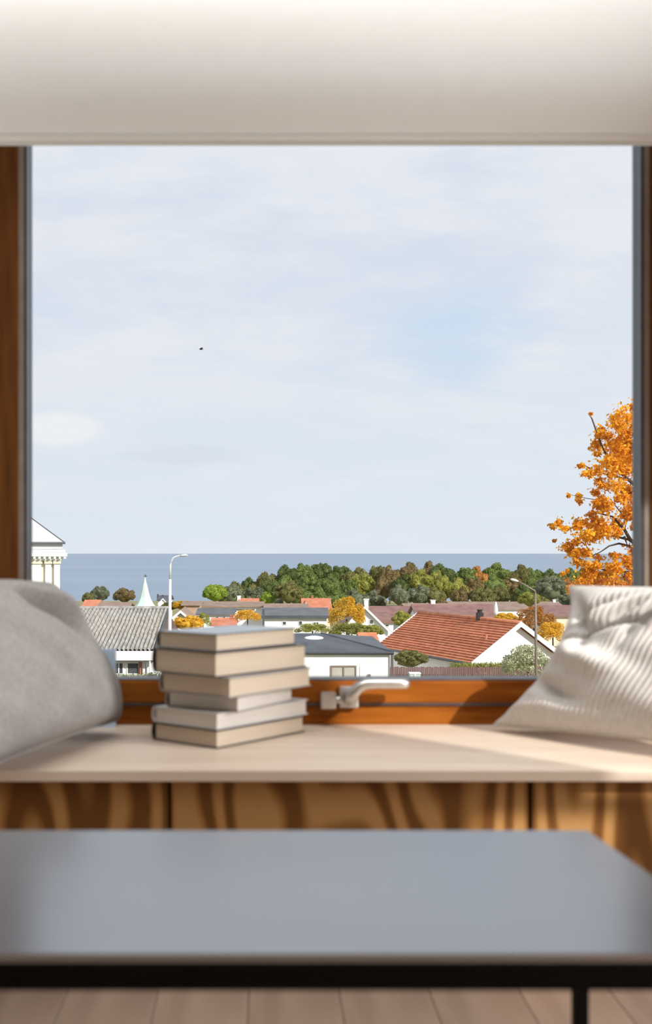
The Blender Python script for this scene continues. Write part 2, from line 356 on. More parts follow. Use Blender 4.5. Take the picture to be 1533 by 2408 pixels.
mb = MB(); na = len(prof)
mb.add([(NL+.02, y, z) for y, z in prof]+[(NR-.02, y, z) for y, z in prof], [(i, i+1, na+i+1, na+i) for i in range(na-1)])
mb.build('blind_fabric', M['blind'], bl, smooth=True)
for zt_, zb_, yy in ((1.45, 1.36, 2.035),):          # gathered folds hanging behind the front face
    MB().add([(NL+.02, yy, zt_), (NR-.02, yy, zt_), (NR-.02, yy-.006, zb_), (NL+.02, yy-.006, zb_)], [(0, 1, 2, 3)]).build('fold', M['blind'], bl)
box('bottom_bar', M['blind'], NL+.022, NR-.022, 1.966, 1.984, 1.3465, 1.358, bl, bevel=.003)
box('head_rail', M['wall'], NL+.02, NR-.02, 2.055, 2.084, 1.597, 1.629, bl, bevel=.003)

# ---------------------------------------------------------------- window seat
ZB = .32
st = MB().box(NL+.002, NR-.002, 1.69, YW+.004, ZB-.0165, ZB).build('seat_board', M['top'], None, bevel=.0015)
tag(st, 'long pale birch board forming the window seat under the books', 'bench')
gA, gB = XX(398, 1.72), XX(1247, 1.72)
cabs = [(NL+.004, gA, 'plywood seat cabinet under the left end of the board, below the grey cushion'),
        (gA, gB, 'wide plywood seat cabinet in the middle, straight below the books and handle'),
        (gB, NR-.004, 'plywood seat cabinet at the right end, below the ivory cushion')]
for a, b, lab in cabs:
    c = thing('seat_cabinet', lab, 'cabinet', ((a+b)/2, 1.95, 0), 'plywood cabinets under the window seat')
    mb = MB().box(a+.001, a+.017, 1.745, 2.13, 0, ZB-.0165).box(b-.017, b-.001, 1.745, 2.13, 0, ZB-.0165).box(a+.017, b-.017, 1.745, 2.13, .0, .018).box(a+.017, b-.017, 2.115, 2.13, .018, ZB-.0165).box(a+.017, b-.017, 1.745, 1.80, ZB-.034, ZB-.0165)
    mb.build('carcass', M['ply'], c)
    box('door', M['ply'], a+.0028, b-.0028, 1.722, 1.743, .004, ZB-.0185, c, bevel=.001)

# ---------------------------------------------------------------- cushions
def cushion(name, c00, c10, c11, c01, T, m, label, ribs, amp, seed, folds, power=.42, floorz=ZB+.0015, nu=260, nv=90, pinch=.05, pinchv=None):
    c00, c10, c11, c01 = [np.array(c, float) for c in (c00, c10, c11, c01)]
    u = np.linspace(-1, 1, nu); v = np.linspace(-1, 1, nv); U, V = np.meshgrid(u, v, indexing='ij')
    Us = U*(1-pinch*(1-V**2)*np.abs(U)); Vs = V*(1-(pinch if pinchv is None else pinchv)*(1-U**2)*np.abs(V))
    s = (Us+1)/2; q = (Vs+1)/2
    Q = (c00*(1-s)[..., None]*(1-q)[..., None]+c10*s[..., None]*(1-q)[..., None]+c11*s[..., None]*q[..., None]+c01*(1-s)[..., None]*q[..., None])
    nrm = np.cross(c10-c00, c01-c00); nrm /= np.linalg.norm(nrm)
    t = T*np.clip((1-np.abs(U)**3)*(1-np.abs(V)**3), 0, 1)**power
    rng = np.random.RandomState(seed)
    wr = np.zeros_like(U)
    for (cu, cv, ang, ln, wd, h) in folds:
        a = (U-cu)*math.cos(ang)+(V-cv)*math.sin(ang); b = -(U-cu)*math.sin(ang)+(V-cv)*math.cos(ang)
        wr += h*np.exp(-(a/ln)**2-(b/wd)**2)
    for k in range(14):
        f = rng.uniform(1, 6, 2)*rng.choice([-1, 1], 2); wr += .0009*np.sin(f[0]*U*3+f[1]*V*2+rng.uniform(0, 6))
    edge = np.clip((1-np.abs(U)**6)*(1-np.abs(V)**6), 0, 1)
    rib = amp*np.abs(np.cos(math.pi*ribs*(U+.01*np.sin(5*V))/2))**1.0
    top = Q+nrm*(t+(wr+rib)*edge)[..., None]; bot = Q-nrm*(t*.75+rib*edge*.5)[..., None]
    for A in (top, bot): A[..., 2] = np.maximum(A[..., 2], floorz)
    vs_ = np.concatenate([top.reshape(-1, 3), bot.reshape(-1, 3)]); idx = np.arange(nu*nv).reshape(nu, nv)
    f1 = np.stack([idx[:-1, :-1], idx[1:, :-1], idx[1:, 1:], idx[:-1, 1:]], -1).reshape(-1, 4); f2 = (f1+nu*nv)[:, ::-1]
    me = bpy.data.meshes.new(name); me.from_pydata(vs_.tolist(), [], np.concatenate([f1, f2]).tolist())
    bm = bmesh.new(); bm.from_mesh(me); bmesh.ops.remove_doubles(bm, verts=bm.verts, dist=.0002); bm.to_mesh(me); bm.free()
    me.polygons.foreach_set('use_smooth', [True]*len(me.polygons)); me.materials.append(m)
    base = Vector(((c00+c10)/2).tolist())
    th = thing(name, label, 'cushion', base); th.location.z = ZB
    o = bpy.data.objects.new('cushion_cover', me); col.objects.link(o); o.parent = th; o.matrix_parent_inverse = parent_inv(th)
    # piping / seam round the edge
    loop = [Q[i, 0] for i in range(0, nu, 6)]+[Q[-1, j] for j in range(0, nv, 4)]+[Q[i, -1] for i in range(nu-1, -1, -6)]+[Q[0, j] for j in range(nv-1, -1, -4)]
    pts = [(p[0], p[1], max(p[2], floorz+.002)) for p in loop]
    MB().tube(pts, .0022, 6).build('seam', m, th, smooth=True)
    return th
cushion('cushion', (-.398, 1.50, .345), (-.258, 2.035, .345), (-.393, 2.05, .582), (-.53, 1.52, .600), .078, M['linen'],
        'plump grey linen cushion leaning at the left end of the window seat', 64, .0010, 3,
        [(.34, .40, -.85, .42, .085, -.044), (.74, .40, -.85, .42, .075, -.038), (.54, .50, -.8, .45, .08, .024), (-.4, .1, 1.4, .5, .1, -.006), (.9, -.3, 1.3, .4, .1, .006)], pinch=.03, power=.36)
cushion('cushion', (.415, 2.075, .330), (.745, 1.66, .345), (.93, 1.70, .590), (.556, 2.085, .580), .050, M['cord'],
        'sunlit ivory corduroy cushion leaning at the right end of the window seat', 46, .0042, 8,
        [(-.78, .45, -1.15, .40, .07, -.034), (-.62, .62, .9, .35, .05, -.022), (-.55, .30, .45, .45, .05, -.024), (-.38, .60, 1.1, .3, .05, -.022), (-.2, .45, 1.45, .30, .05, -.026),
         (-.05, .6, 1.35, .35, .05, .014), (.10, .62, 1.6, .25, .05, -.02), (-.72, -.50, -.5, .34, .09, -.034), (-.50, -.12, -.4, .42, .13, .020), (-.88, -.78, .1, .15, .08, .016), (-.60, .55, 1.2, .25, .05, .014)], power=.5, pinch=.2, pinchv=.03)

# pale blue notebook standing against the glass behind the grey cushion
nb = thing('notebook', 'pale blue notebook standing upright between the grey cushion and the window glass', 'notebook', (-.30, 2.1, ZB))
MB().box(-.345, -.2730, 2.108, 2.112, ZB+.0, .463).box(-.345, -.2730, 2.122, 2.126, ZB, .463).box(-.345, -.341, 2.112, 2.122, ZB, .463).build('notebook_cover', M['blue'], nb)
box('notebook_pages', M['pagew'], -.340, -.277, 2.1125, 2.1215, ZB+.002, .461, nb)

# ---------------------------------------------------------------- books
def book(x, y, z, th, Lh, Wd, thick, pm_, cm, lab):
    """front corner at x,y; fore edge runs along angle th, length Lh; head edge the other way, width Wd, spine at its far end"""
    o = thing('book', lab, 'book', (x, y, z), 'books stacked on the window seat'); o.rotation_euler = (0, 0, th)
    Wm = world_of(o)
    def part(mb, name, m, **k):
        mb.v = [tuple(Wm @ Vector(p)) for p in mb.v]; return mb.build(name, m, o, **k)
    b = .0022
    part(MB().box(.003, Lh-.003, .003, Wd-.004, b, thick-b), 'page_block', pm_)
    part(MB().box(0, Lh, 0, Wd-.002, 0, b), 'back_board', cm, bevel=.0006, seg=1)
    part(MB().box(0, Lh, 0, Wd-.002, thick-b, thick), 'front_board', cm, bevel=.0006, seg=1)
    sp = [(0, Wd-.004, 0)]+[(0, Wd-.003+.007*math.cos(a), thick/2+thick/2*math.sin(a)) for a in np.linspace(-math.pi/2, math.pi/2, 9)]+[(0, Wd-.004, thick)]
    inn = [(0, Wd-.0045+.006*math.cos(a), thick/2+(thick/2-b)*math.sin(a)) for a in np.linspace(math.pi/2, -math.pi/2, 9)]
    part(MB().prism(sp+inn, (Lh, 0, 0)), 'spine', cm, smooth=False)
    return o
R = math.radians
z = ZB
ord_ = ['bottom book of the stack, thick with cream page edges and a dark cover', 'second book from the bottom, with a pale cover overhanging the one below',
        'thin whitish book set back in the stack, third from the bottom', 'beige paged book jutting to the right, third from the top',
        'thickest book of the stack, second from the top', 'top book of the stack, its dark glossy cover mirroring the sky']
spec = [(-.0764, 1.875, 50, .233, .148, .030, 'page', 'coverd'), (-.0764, 1.878, 50, .243, .148, .027, 'pagew', 'coverw'), (-.042, 1.888, 58, .179, .146, .026, 'pagew', 'coverg'),
        (-.055, 1.862, 52, .227, .153, .033, 'page', 'coverg'), (-.0778, 1.862, 49, .236, .146, .041, 'page', 'coverd'), (-.0765, 1.872, 50, .209, .137, .029, 'page', 'covers')]
for (x, y, th, Lh, Wd, tk, pg, cv), lab in zip(spec, ord_):
    book(x, y, z+.0002, R(th), Lh, Wd, tk, M[pg], M[cv], lab); z += tk+.0004

# ---------------------------------------------------------------- low table
TZ = .36
xr_f, xr_n = XX(1383, 1.156), .350; yf, yn = 1.160, .803
xl = -.78
tb = thing('low_table', 'low table in the foreground with charcoal top and black steel frame', 'table', (-.2, .98, 0))
MB().hexa([(xl, yn+.0, TZ-.006), (xr_n, yn, TZ-.006), (xr_f, yf, TZ-.006), (xl, yf, TZ-.006)], [(xl, yn, TZ), (xr_n, yn, TZ), (xr_f, yf, TZ), (xl, yf, TZ)]).build('tabletop', M['table'], tb)
rh = .026; z0, z1 = TZ-rh, TZ-.0062
for nm, q in (('front_rail', [(xl, yn), (xr_n, yn), (xr_n, yn+.014), (xl, yn+.014)]), ('back_rail', [(xl, yf-.014), (xr_f, yf-.014), (xr_f, yf), (xl, yf)]),
              ('side_rail', [(xl, yn+.0142), (xl+.014, yn+.0142), (xl+.014, yf-.0142), (xl, yf-.0142)]), ('side_rail', [(xr_n-.014, yn+.0142), (xr_n, yn+.0142), (xr_f, yf-.0142), (xr_f-.014, yf-.0142)])):
    MB().hexa([(*p, z0) for p in q], [(*p, z1) for p in q]).build(nm, M['black'], tb)
for (x, y) in ((xl, yn), (xr_n-.014, yn), (xl, yf-.014), (xr_f-.016, yf-.014)):
    box('leg', M['black'], x, x+.014, y, y+.014, 0, z0, tb)

# ================================================================ outdoors
def gz(Y):
    return float(np.interp(Y, [0, 49, 55, 100, 300, 400, 480, 512, 540], [-5.6, -5.7, -7.7, -8.4, -14, -17, -19.5, -20.5, -22]))
ys = [4, 30, 48, 50, 52, 55, 70, 100, 150, 200, 300, 380, 470, 490, 505, 512, 540, 600]
xs_ = np.linspace(-900, 900, 37)
mb = MB(); vv = []; ff = []
for y in ys:
    for x in xs_:
        rise = 0
        vv.append((x, y, gz(y)+rise))
nx = len(xs_)
for i in range(len(ys)-1):
    for j in range(nx-1): ff.append((i*nx+j, i*nx+j+1, (i+1)*nx+j+1, (i+1)*nx+j))
mb.add(vv, ff); o = mb.build('ground', M['grass'], smooth=True); o['kind'] = 'structure'
S = 60000
mb = MB().add([(-S, 300, -20), (S, 300, -20), (S, S, -20), (-S, S, -20)], [(0, 1, 2, 3)]); o = mb.build('sea', M['sea'])
o['kind'] = 'structure'

# ---------------------------------------------------------------- foliage
def leaves(centers, radii, counts, size, rng, shell=.55, flat=1.0):
    vs_, fs = [], []; tot = 0
    allp = []
    for c, r, n in zip(centers, radii, counts):
        d = rng.normal(size=(n, 3)); d /= np.linalg.norm(d, axis=1)[:, None]
        rr = (shell+(1-shell)*rng.rand(n))**.8
        allp.append(np.array(c)+d*rr[:, None]*np.array(r))
    p = np.concatenate(allp); n = len(p)
    a = rng.normal(size=(n, 3)); a /= np.linalg.norm(a, axis=1)[:, None]
    b = np.cross(a, rng.normal(size=(n, 3))); b /= np.linalg.norm(b, axis=1)[:, None]
    s = size*(.6+.8*rng.rand(n))[:, None]
    q = np.stack([p-a*s, p-b*s*.6, p+a*s, p+b*s*.6], 1).reshape(-1, 3)
    f = np.arange(4*n).reshape(n, 4)
    return q, f
def mesh_np(name, q, f, m):
    me = bpy.data.meshes.new(name); me.vertices.add(len(q)); me.vertices.foreach_set('co', np.asarray(q, np.float32).ravel())
    me.loops.add(f.size); me.loops.foreach_set('vertex_index', f.ravel().astype(np.int32))
    me.polygons.add(len(f)); me.polygons.foreach_set('loop_start', np.arange(0, f.size, f.shape[1], dtype=np.int32))
    me.update(calc_edges=True); me.validate(); me.materials.append(m); return me
def proto(seed, nl, n, size, core=True, lump=.42):
    rng = np.random.RandomState(seed)
    C_, R_ = [], []
    for i in range(nl):
        d = rng.normal(size=3); d /= np.linalg.norm(d); d[2] = abs(d[2])*.9-.25 if d[2] < 0 else d[2]
        rad = lump*rng.uniform(.7, 1.15)
        C_.append(d*(1-rad*.95)); R_.append(np.ones(3)*rad)
    cnt = [n//nl]*nl
    q, f = leaves(C_, R_, cnt, size, rng, shell=.75)
    if core:
        bm = bmesh.new()
        for c, r in list(zip(C_, R_))+[(np.zeros(3), np.ones(3)*.84)]:
            g_ = bmesh.ops.create_icosphere(bm, subdivisions=1, radius=float(r[0])*.86)
            for v in g_['verts']: v.co = v.co*(1+rng.uniform(-.12, .12))+Vector(c.tolist())
        bmesh.ops.triangulate(bm, faces=bm.faces)
        cv = np.array([v.co[:] for v in bm.verts]); cf = np.array([[v.index for v in fc.verts] for fc in bm.faces]) if True else None
        bm.verts.ensure_lookup_table(); bm.verts.index_update(); cf = np.array([[v.index for v in fc.verts] for fc in bm.faces]); bm.free()
        t1 = f[:, [0, 1, 2]]; t2 = f[:, [0, 2, 3]]
        f = np.concatenate([t1, t2, cf+len(q)]); q = np.concatenate([q, cv])
    return q, f
PROT = {}
for k, (sd_, nl, n, sz, core, lump) in {'far0': (1, 34, 6000, .05, True, .30), 'far1': (2, 30, 6000, .05, True, .34), 'far2': (3, 40, 6000, .05, True, .28), 'far3': (7, 26, 6000, .05, True, .36),
          'mid0': (4, 40, 6500, .045, True, .26), 'mid1': (5, 36, 6500, .045, True, .28), 'airy0': (6, 46, 6500, .038, False, .24), 'airy1': (9, 40, 6500, .04, False, .26)}.items():
    PROT[k] = mesh_np('crown_'+k, *proto(sd_, nl, n, sz, core, lump), LM['green'])
tr_mb = MB().tube([(0, 0, 0), (.02, 0, .5), (0, .01, 1)], [.09, .07, .05], 8)
TRUNK = tr_mb.build('trunk_proto', M['bark']); TRUNKME = TRUNK.data; bpy.data.objects.remove(TRUNK)
def tree(px, ytop, ybot, hw, Y, color, pr, label, name='tree', cat='tree', group=None, squash=1.0, seed=0):
    c = P(px, (ytop+ybot)/2, Y); rx = hw*Y/F; rz = (ybot-ytop)/2*Y/F
    g0 = gz(Y)
    g0 = min(g0, c.z-rz*.6)
    th = thing(name, label, cat, (c.x, Y, g0), group)
    o = bpy.data.objects.new('foliage', PROT[pr]); col.objects.link(o); o.parent = th
    o.location = (0, 0, c.z-g0); o.scale = (rx, rx*squash, rz); o.rotation_euler = (0, 0, seed*1.7+px*.13)
    o.material_slots[0].link = 'OBJECT'; o.material_slots[0].material = LM[color]; o['kind'] = 'stuff'
    t_ = bpy.data.objects.new('trunk', TRUNKME); col.objects.link(t_); t_.parent = th; h = max(.3, c.z-g0-rz*.1); t_.scale = (rx*.8, rx*.8, h)
    return th
# the wood on the headland
sx = [525, 560, 600, 640, 680, 720, 760, 800, 825, 845, 870, 905, 940, 965, 1000, 1040, 1075, 1110, 1150, 1180, 1215, 1250, 1280, 1320, 1345, 1450, 1600]
sy = [1368, 1358, 1351, 1340, 1326, 1319, 1321, 1326, 1334, 1323, 1324, 1328, 1325, 1316, 1311, 1319, 1329, 1330, 1322, 1320, 1325, 1331, 1338, 1336, 1328, 1338, 1345]
ordn = ['first', 'second', 'third', 'fourth', 'fifth', 'sixth', 'seventh', 'eighth', 'ninth', 'tenth', 'eleventh', 'twelfth', 'thirteenth', 'fourteenth', 'fifteenth', 'sixteenth', 'seventeenth', 'eighteenth', 'nineteenth', 'twentieth', 'twenty-first', 'twenty-second', 'twenty-third', 'twenty-fourth', 'twenty-fifth', 'twenty-sixth', 'twenty-seventh', 'twenty-eighth']
cword = {'dark': 'dark green', 'green': 'mid green', 'bright': 'bright green', 'olive': 'olive green', 'yellowgreen': 'yellow-green', 'greygreen': 'grey-green', 'brown': 'brownish green', 'russet': 'russet orange'}
rng = random.Random(11)
rows = [('back row', 400, 0, 74, list(range(545, 1640, 42)), 31), ('middle row', 360, 24, 74, list(range(548, 1640, 44)), 31), ('front row', 322, 52, 66, list(range(550, 1640, 48)), 31)]
for rname, Y0, drop, hgt, xs2, hw in rows:
    for i, x in enumerate(xs2):
        x = x+rng.uniform(-8, 8); yt = float(np.interp(x, sx, sy))+drop*(1 if x > 640 else .55)+rng.uniform(-2, 5)
        if x < 600 and rname == 'back row': yt = float(np.interp(x, sx, sy))+3
        if rname == 'front row': yt = max(yt, 1368)+rng.uniform(-6, 8)
        if x < 830: cc = rng.choice(['dark', 'green', 'green', 'olive', 'dark', 'green'] if rname != 'front row' else ['green', 'olive', 'dark', 'greygreen'])
        elif x < 1090: cc = rng.choice(['olive', 'olive', 'yellowgreen', 'brown', 'dark'] if rname != 'front row' else ['greygreen', 'greygreen', 'olive', 'brown'])
        else: cc = rng.choice(['dark', 'olive', 'russet', 'brown', 'green'] if rname != 'front row' else ['olive', 'greygreen', 'dark', 'olive'])
        h_ = hgt*rng.uniform(.9, 1.1)
        tree(x, yt, max(yt+h_, 1436 if rname == 'front row' else yt+h_), hw*rng.uniform(.82, 1.15), Y0+rng.uniform(-8, 8), cc, rng.choice(['far0', 'far1', 'far2', 'far3']),
             '%s tree, %s from the left in the %s of the distant wood' % (cword[cc], ordn[i], rname), group='trees of the distant wood', seed=i)
# single trees
tree(235, 1377, 1422, 25, 300, 'greygreen', 'mid0', 'grey-green round tree by the sea, left of its brownish twin', seed=1)
tree(208, 1392, 1424, 16, 296, 'olive', 'mid1', 'low olive tree by the sea beside the grey cushion', seed=1)
tree(293, 1381, 1424, 28, 298, 'brown', 'mid1', 'brownish round tree by the sea just left of the green spire', seed=2)
tree(505, 1373, 1424, 32, 230, 'bright', 'mid0', 'bright green round tree standing alone at the left foot of the wood', seed=3)
tree(545, 1372, 1426, 26, 300, 'greygreen', 'mid1', 'grey-green tree just right of the bright green round one', seed=3)
tree(678, 1364, 1428, 36, 260, 'olive', 'mid1', 'round olive-gold tree in front of the wood, above the long dark roof', seed=4)
tree(630, 1390, 1430, 20, 262, 'bright', 'mid0', 'small fresh green tree left of the round olive-gold tree', seed=4)
tree(815, 1402, 1500, 46, 82, 'yellow', 'airy0', 'golden yellow tree in front of the white gabled house', seed=5)
tree(820, 1462, 1512, 52, 78, 'yellowgreen', 'airy1', 'yellow-green bush under the golden yellow tree', name='bush', cat='bush', seed=15)
tree(870, 1468, 1505, 34, 77, 'yellowgreen', 'mid0', 'pale yellow-green bush at the foot of the white gable', name='bush', cat='bush', seed=25)
tree(582, 1432, 1474, 34, 88, 'yellow', 'airy1', 'golden bush just above the top book, left of the dark post', name='bush', cat='bush', seed=6)
tree(440, 1446, 1490, 42, 80, 'yellow', 'mid1', 'yellow-olive bush to the right of the tall street lamp', name='bush', cat='bush', seed=7)
tree(478, 1440, 1488, 20, 81, 'yellowgreen', 'airy0', 'yellow-green sapling between the street lamp and the white wall', name='bush', cat='bush', seed=7)
tree(400, 1415, 1440, 22, 130, 'olive', 'mid0', 'low olive tree behind the street lamp pole', seed=9)
tree(430, 1412, 1438, 28, 128, 'yellow', 'mid1', 'low golden tree right of the street lamp, in front of the sea', seed=9)
tree(945, 1434, 1482, 26, 78, 'yellowgreen', 'mid1', 'yellow-green shrub at the left end of the terracotta ridge', name='bush', cat='bush', seed=8)
tree(1040, 1410, 1432, 13, 150, 'brown', 'mid0', 'small orange-brown tree right of the squat white chimney', seed=8)
tree(735, 1465, 1500, 45, 74, 'yellowgreen', 'airy1', 'yellow bush behind the black roof, under the white wall', name='bush', cat='bush', seed=10)
tree(1190, 1440, 1475, 32, 84, 'yellow', 'mid0', 'golden bush behind the right end of the terracotta ridge', name='bush', cat='bush', seed=11)
tree(1255, 1424, 1520, 56, 78, 'russet', 'airy0', 'russet orange tree behind the white gable, crossed by the lamp pole', seed=12)
tree(1300, 1460, 1530, 40, 76, 'yellow', 'airy1', 'yellow-orange tree beside the ivory cushion, behind the white gable', seed=13)
tree(1245, 1390, 1432, 28, 120, 'yellowgreen', 'mid1', 'yellow-green tree under the bent street lamp arm', seed=14)
tree(1295, 1352, 1425, 40, 160, 'greygreen', 'mid0', 'grey-green tree between the wood and the ivory cushion', seed=15)
tree(1440, 1360, 1440, 90, 150, 'greygreen', 'mid1', 'pale grey-green tree behind the lowest boughs of the orange tree', seed=16)
tree(965, 1526, 1580, 44, 50, 'olive', 'mid0', 'dense olive bush between the white wall and the terracotta roof', name='bush', cat='bush', seed=17)
tree(1242, 1516, 1625, 66, 41, 'silver', 'airy0', 'silvery green bush with small leaves in front of the white gable', name='bush', cat='bush', seed=18)
for i, x in enumerate(range(1085, 1200, 20)):
    pass
hg = thing('hedge', 'clipped yellow-green hedge along the top of the brown fence', 'hedge', (XX(1130, 47.5), 47.5, gz(47.5)))
rg = np.random.RandomState(5)
cs = [tuple(P(x, 1567+rg.uniform(-1, 1), 47.2)) for x in range(1070, 1260, 9)]
q, f = leaves(cs, [(.30, .4, .16)]*len(cs), [160]*len(cs), .035, rg, shell=.4)
cs2 = [(c[0], c[1], c[2]-.35) for c in cs]; q2, f2 = leaves(cs2, [(.3, .4, .35)]*len(cs), [160]*len(cs), .05, rg, shell=.4)
me = mesh_np('foliage', np.concatenate([q, q2]), np.concatenate([f, f2+len(q)]), LM['yellowgreen']); o = bpy.data.objects.new('foliage', me); col.objects.link(o); o.parent = hg; o.matrix_parent_inverse = parent_inv(hg); o['kind'] = 'stuff'
# low yellow grass bank under the grey roofed building
hg = thing('hedge', 'low straw-coloured hedge under the windows of the grey roofed building', 'hedge', (XX(310, 55), 55, gz(55)))
cs = [tuple(P(x, 1597+rg.uniform(-3, 3), 55)) for x in range(180, 420, 8)]
q, f = leaves(cs, [(.35, .5, .3)]*len(cs), [200]*len(cs), .05, rg, shell=.3)
cs2 = [(c[0], c[1], c[2]-.7) for c in cs]; q2, f2 = leaves(cs2, [(.35, .5, .7)]*len(cs), [160]*len(cs), .08, rg, shell=.3)
me = mesh_np('foliage', np.concatenate([q, q2]), np.concatenate([f, f2+len(q)]), LM['silver']); o = bpy.data.objects.new('foliage', me); col.objects.link(o); o.parent = hg; o.matrix_parent_inverse = parent_inv(hg); o['kind'] = 'stuff'

# ---- the big orange tree at the right
YT = 25.0
ot = thing('maple_tree', 'tall orange autumn tree at the right edge of the window', 'tree', (XX(1640, YT), YT, gz(YT)))
cl_ = [(1450, 985, 24), (1495, 985, 30), (1412, 1008, 16), (1480, 1035, 38), (1442, 1045, 28), (1404, 1056, 12), (1402, 1030, 9), (1500, 1100, 38), (1458, 1095, 34), (1398, 1108, 20), (1370, 1092, 10), (1420, 1132, 24), (1385, 1120, 14),
       (1470, 1150, 28), (1450, 1172, 18), (1500, 1165, 28), (1405, 1172, 16), (1362, 1170, 12), (1336, 1162, 6), (1430, 1195, 26), (1478, 1210, 28), (1392, 1205, 20), (1352, 1236, 20), (1312, 1232, 12), (1300, 1236, 7), (1385, 1240, 20),
       (1420, 1236, 28), (1460, 1240, 22), (1500, 1235, 24), (1372, 1262, 22), (1330, 1284, 15), (1302, 1272, 6), (1345, 1288, 14), (1404, 1268, 20), (1350, 1305, 16), (1378, 1298, 14), (1492, 1285, 18), (1500, 1325, 24), (1405, 1322, 20), (1385, 1342, 20),
       (1460, 1338, 16), (1432, 1342, 22), (1385, 1372, 24), (1352, 1372, 14), (1420, 1372, 24), (1484, 1362, 20), (1368, 1392, 22), (1500, 1390, 26), (1330, 1350, 8), (1384, 973, 5), (1440, 1388, 22)]
rr = random.Random(3)
cl_ += [(1355, 1330, 12), (1400, 1350, 18), (1440, 1310, 12), (1478, 1325, 18), (1340, 1388, 10), (1405, 1395, 18), (1455, 1372, 20), (1470, 1395, 20), (1365, 1225, 12), (1465, 1065, 26), (1425, 1075, 18), (1430, 1020, 14), (1455, 1010, 22), (1330, 1240, 12)]
cl_ += [(rr.uniform(1530, 1790), rr.uniform(930, 1400), rr.uniform(26, 44)) for _ in range(34)]
rg = np.random.RandomState(21)
C_, R_, K_ = [], [], []
for (x, y, r) in cl_:
    for k in range(1+int(r/7)):
        dx, dy = rg.normal(size=2)*r*.45
        Yc = YT+rg.uniform(-.8, .8); rad = r*.62*Yc/F*rg.uniform(.7, 1.2)
        C_.append(tuple(P(x+dx, y+dy, Yc))); R_.append((rad*1.25, rad*1.3, rad)); K_.append(int(20+r*2.8))
        C_.append(C_[-1]); R_.append((rad*2.3, rad*2.2, rad*1.9)); K_.append(int(5+r*.7))
q, f = leaves(C_, R_, K_, .040, rg, shell=.0)
me = mesh_np('foliage', q, f, LM['orange']); o = bpy.data.objects.new('foliage', me); col.objects.link(o); o.parent = ot; o.matrix_parent_inverse = parent_inv(ot); o['kind'] = 'stuff'
MB().tube([(XX(1640, YT), YT, gz(YT)), P(1640, 1500, YT), P(1620, 1350, YT), P(1600, 1200, YT), P(1580, 1050, YT), P(1570, 960, YT)], [.26, .22, .18, .14, .08, .03], 10).build('trunk', M['bark'], ot, smooth=True)
br = [([(1628, 1400), (1560, 1330), (1510, 1290), (1482, 1270), (1468, 1245), (1440, 1215), (1400, 1205)], .07), ([(1510, 1292), (1480, 1284), (1455, 1278), (1432, 1284), (1412, 1298), (1385, 1310)], .035),
      ([(1482, 1270), (1450, 1262), (1425, 1258), (1395, 1252), (1345, 1242), (1305, 1234)], .03), ([(1600, 1250), (1540, 1180), (1480, 1130), (1440, 1095), (1415, 1050), (1392, 985), (1384, 972)], .05),
      ([(1480, 1130), (1440, 1118), (1400, 1110), (1365, 1088)], .03), ([(1590, 1150), (1530, 1080), (1490, 1020), (1460, 970)], .05), ([(1560, 1330), (1500, 1345), (1440, 1345), (1400, 1335), (1350, 1305)], .035),
      ([(1468, 1245), (1475, 1225), (1440, 1180), (1380, 1172), (1336, 1162)], .02), ([(1468, 1262), (1475, 1282)], .03), ([(1560, 1400), (1490, 1385), (1420, 1375), (1370, 1378)], .04)]
for pts, r in br:
    MB().tube([P(x, y, YT+.1*math.sin(i)) for i, (x, y) in enumerate(pts)], [r*(1-.8*i/(len(pts)-1)) for i in range(len(pts))], 6).build('branch', M['bark'], ot, smooth=True)

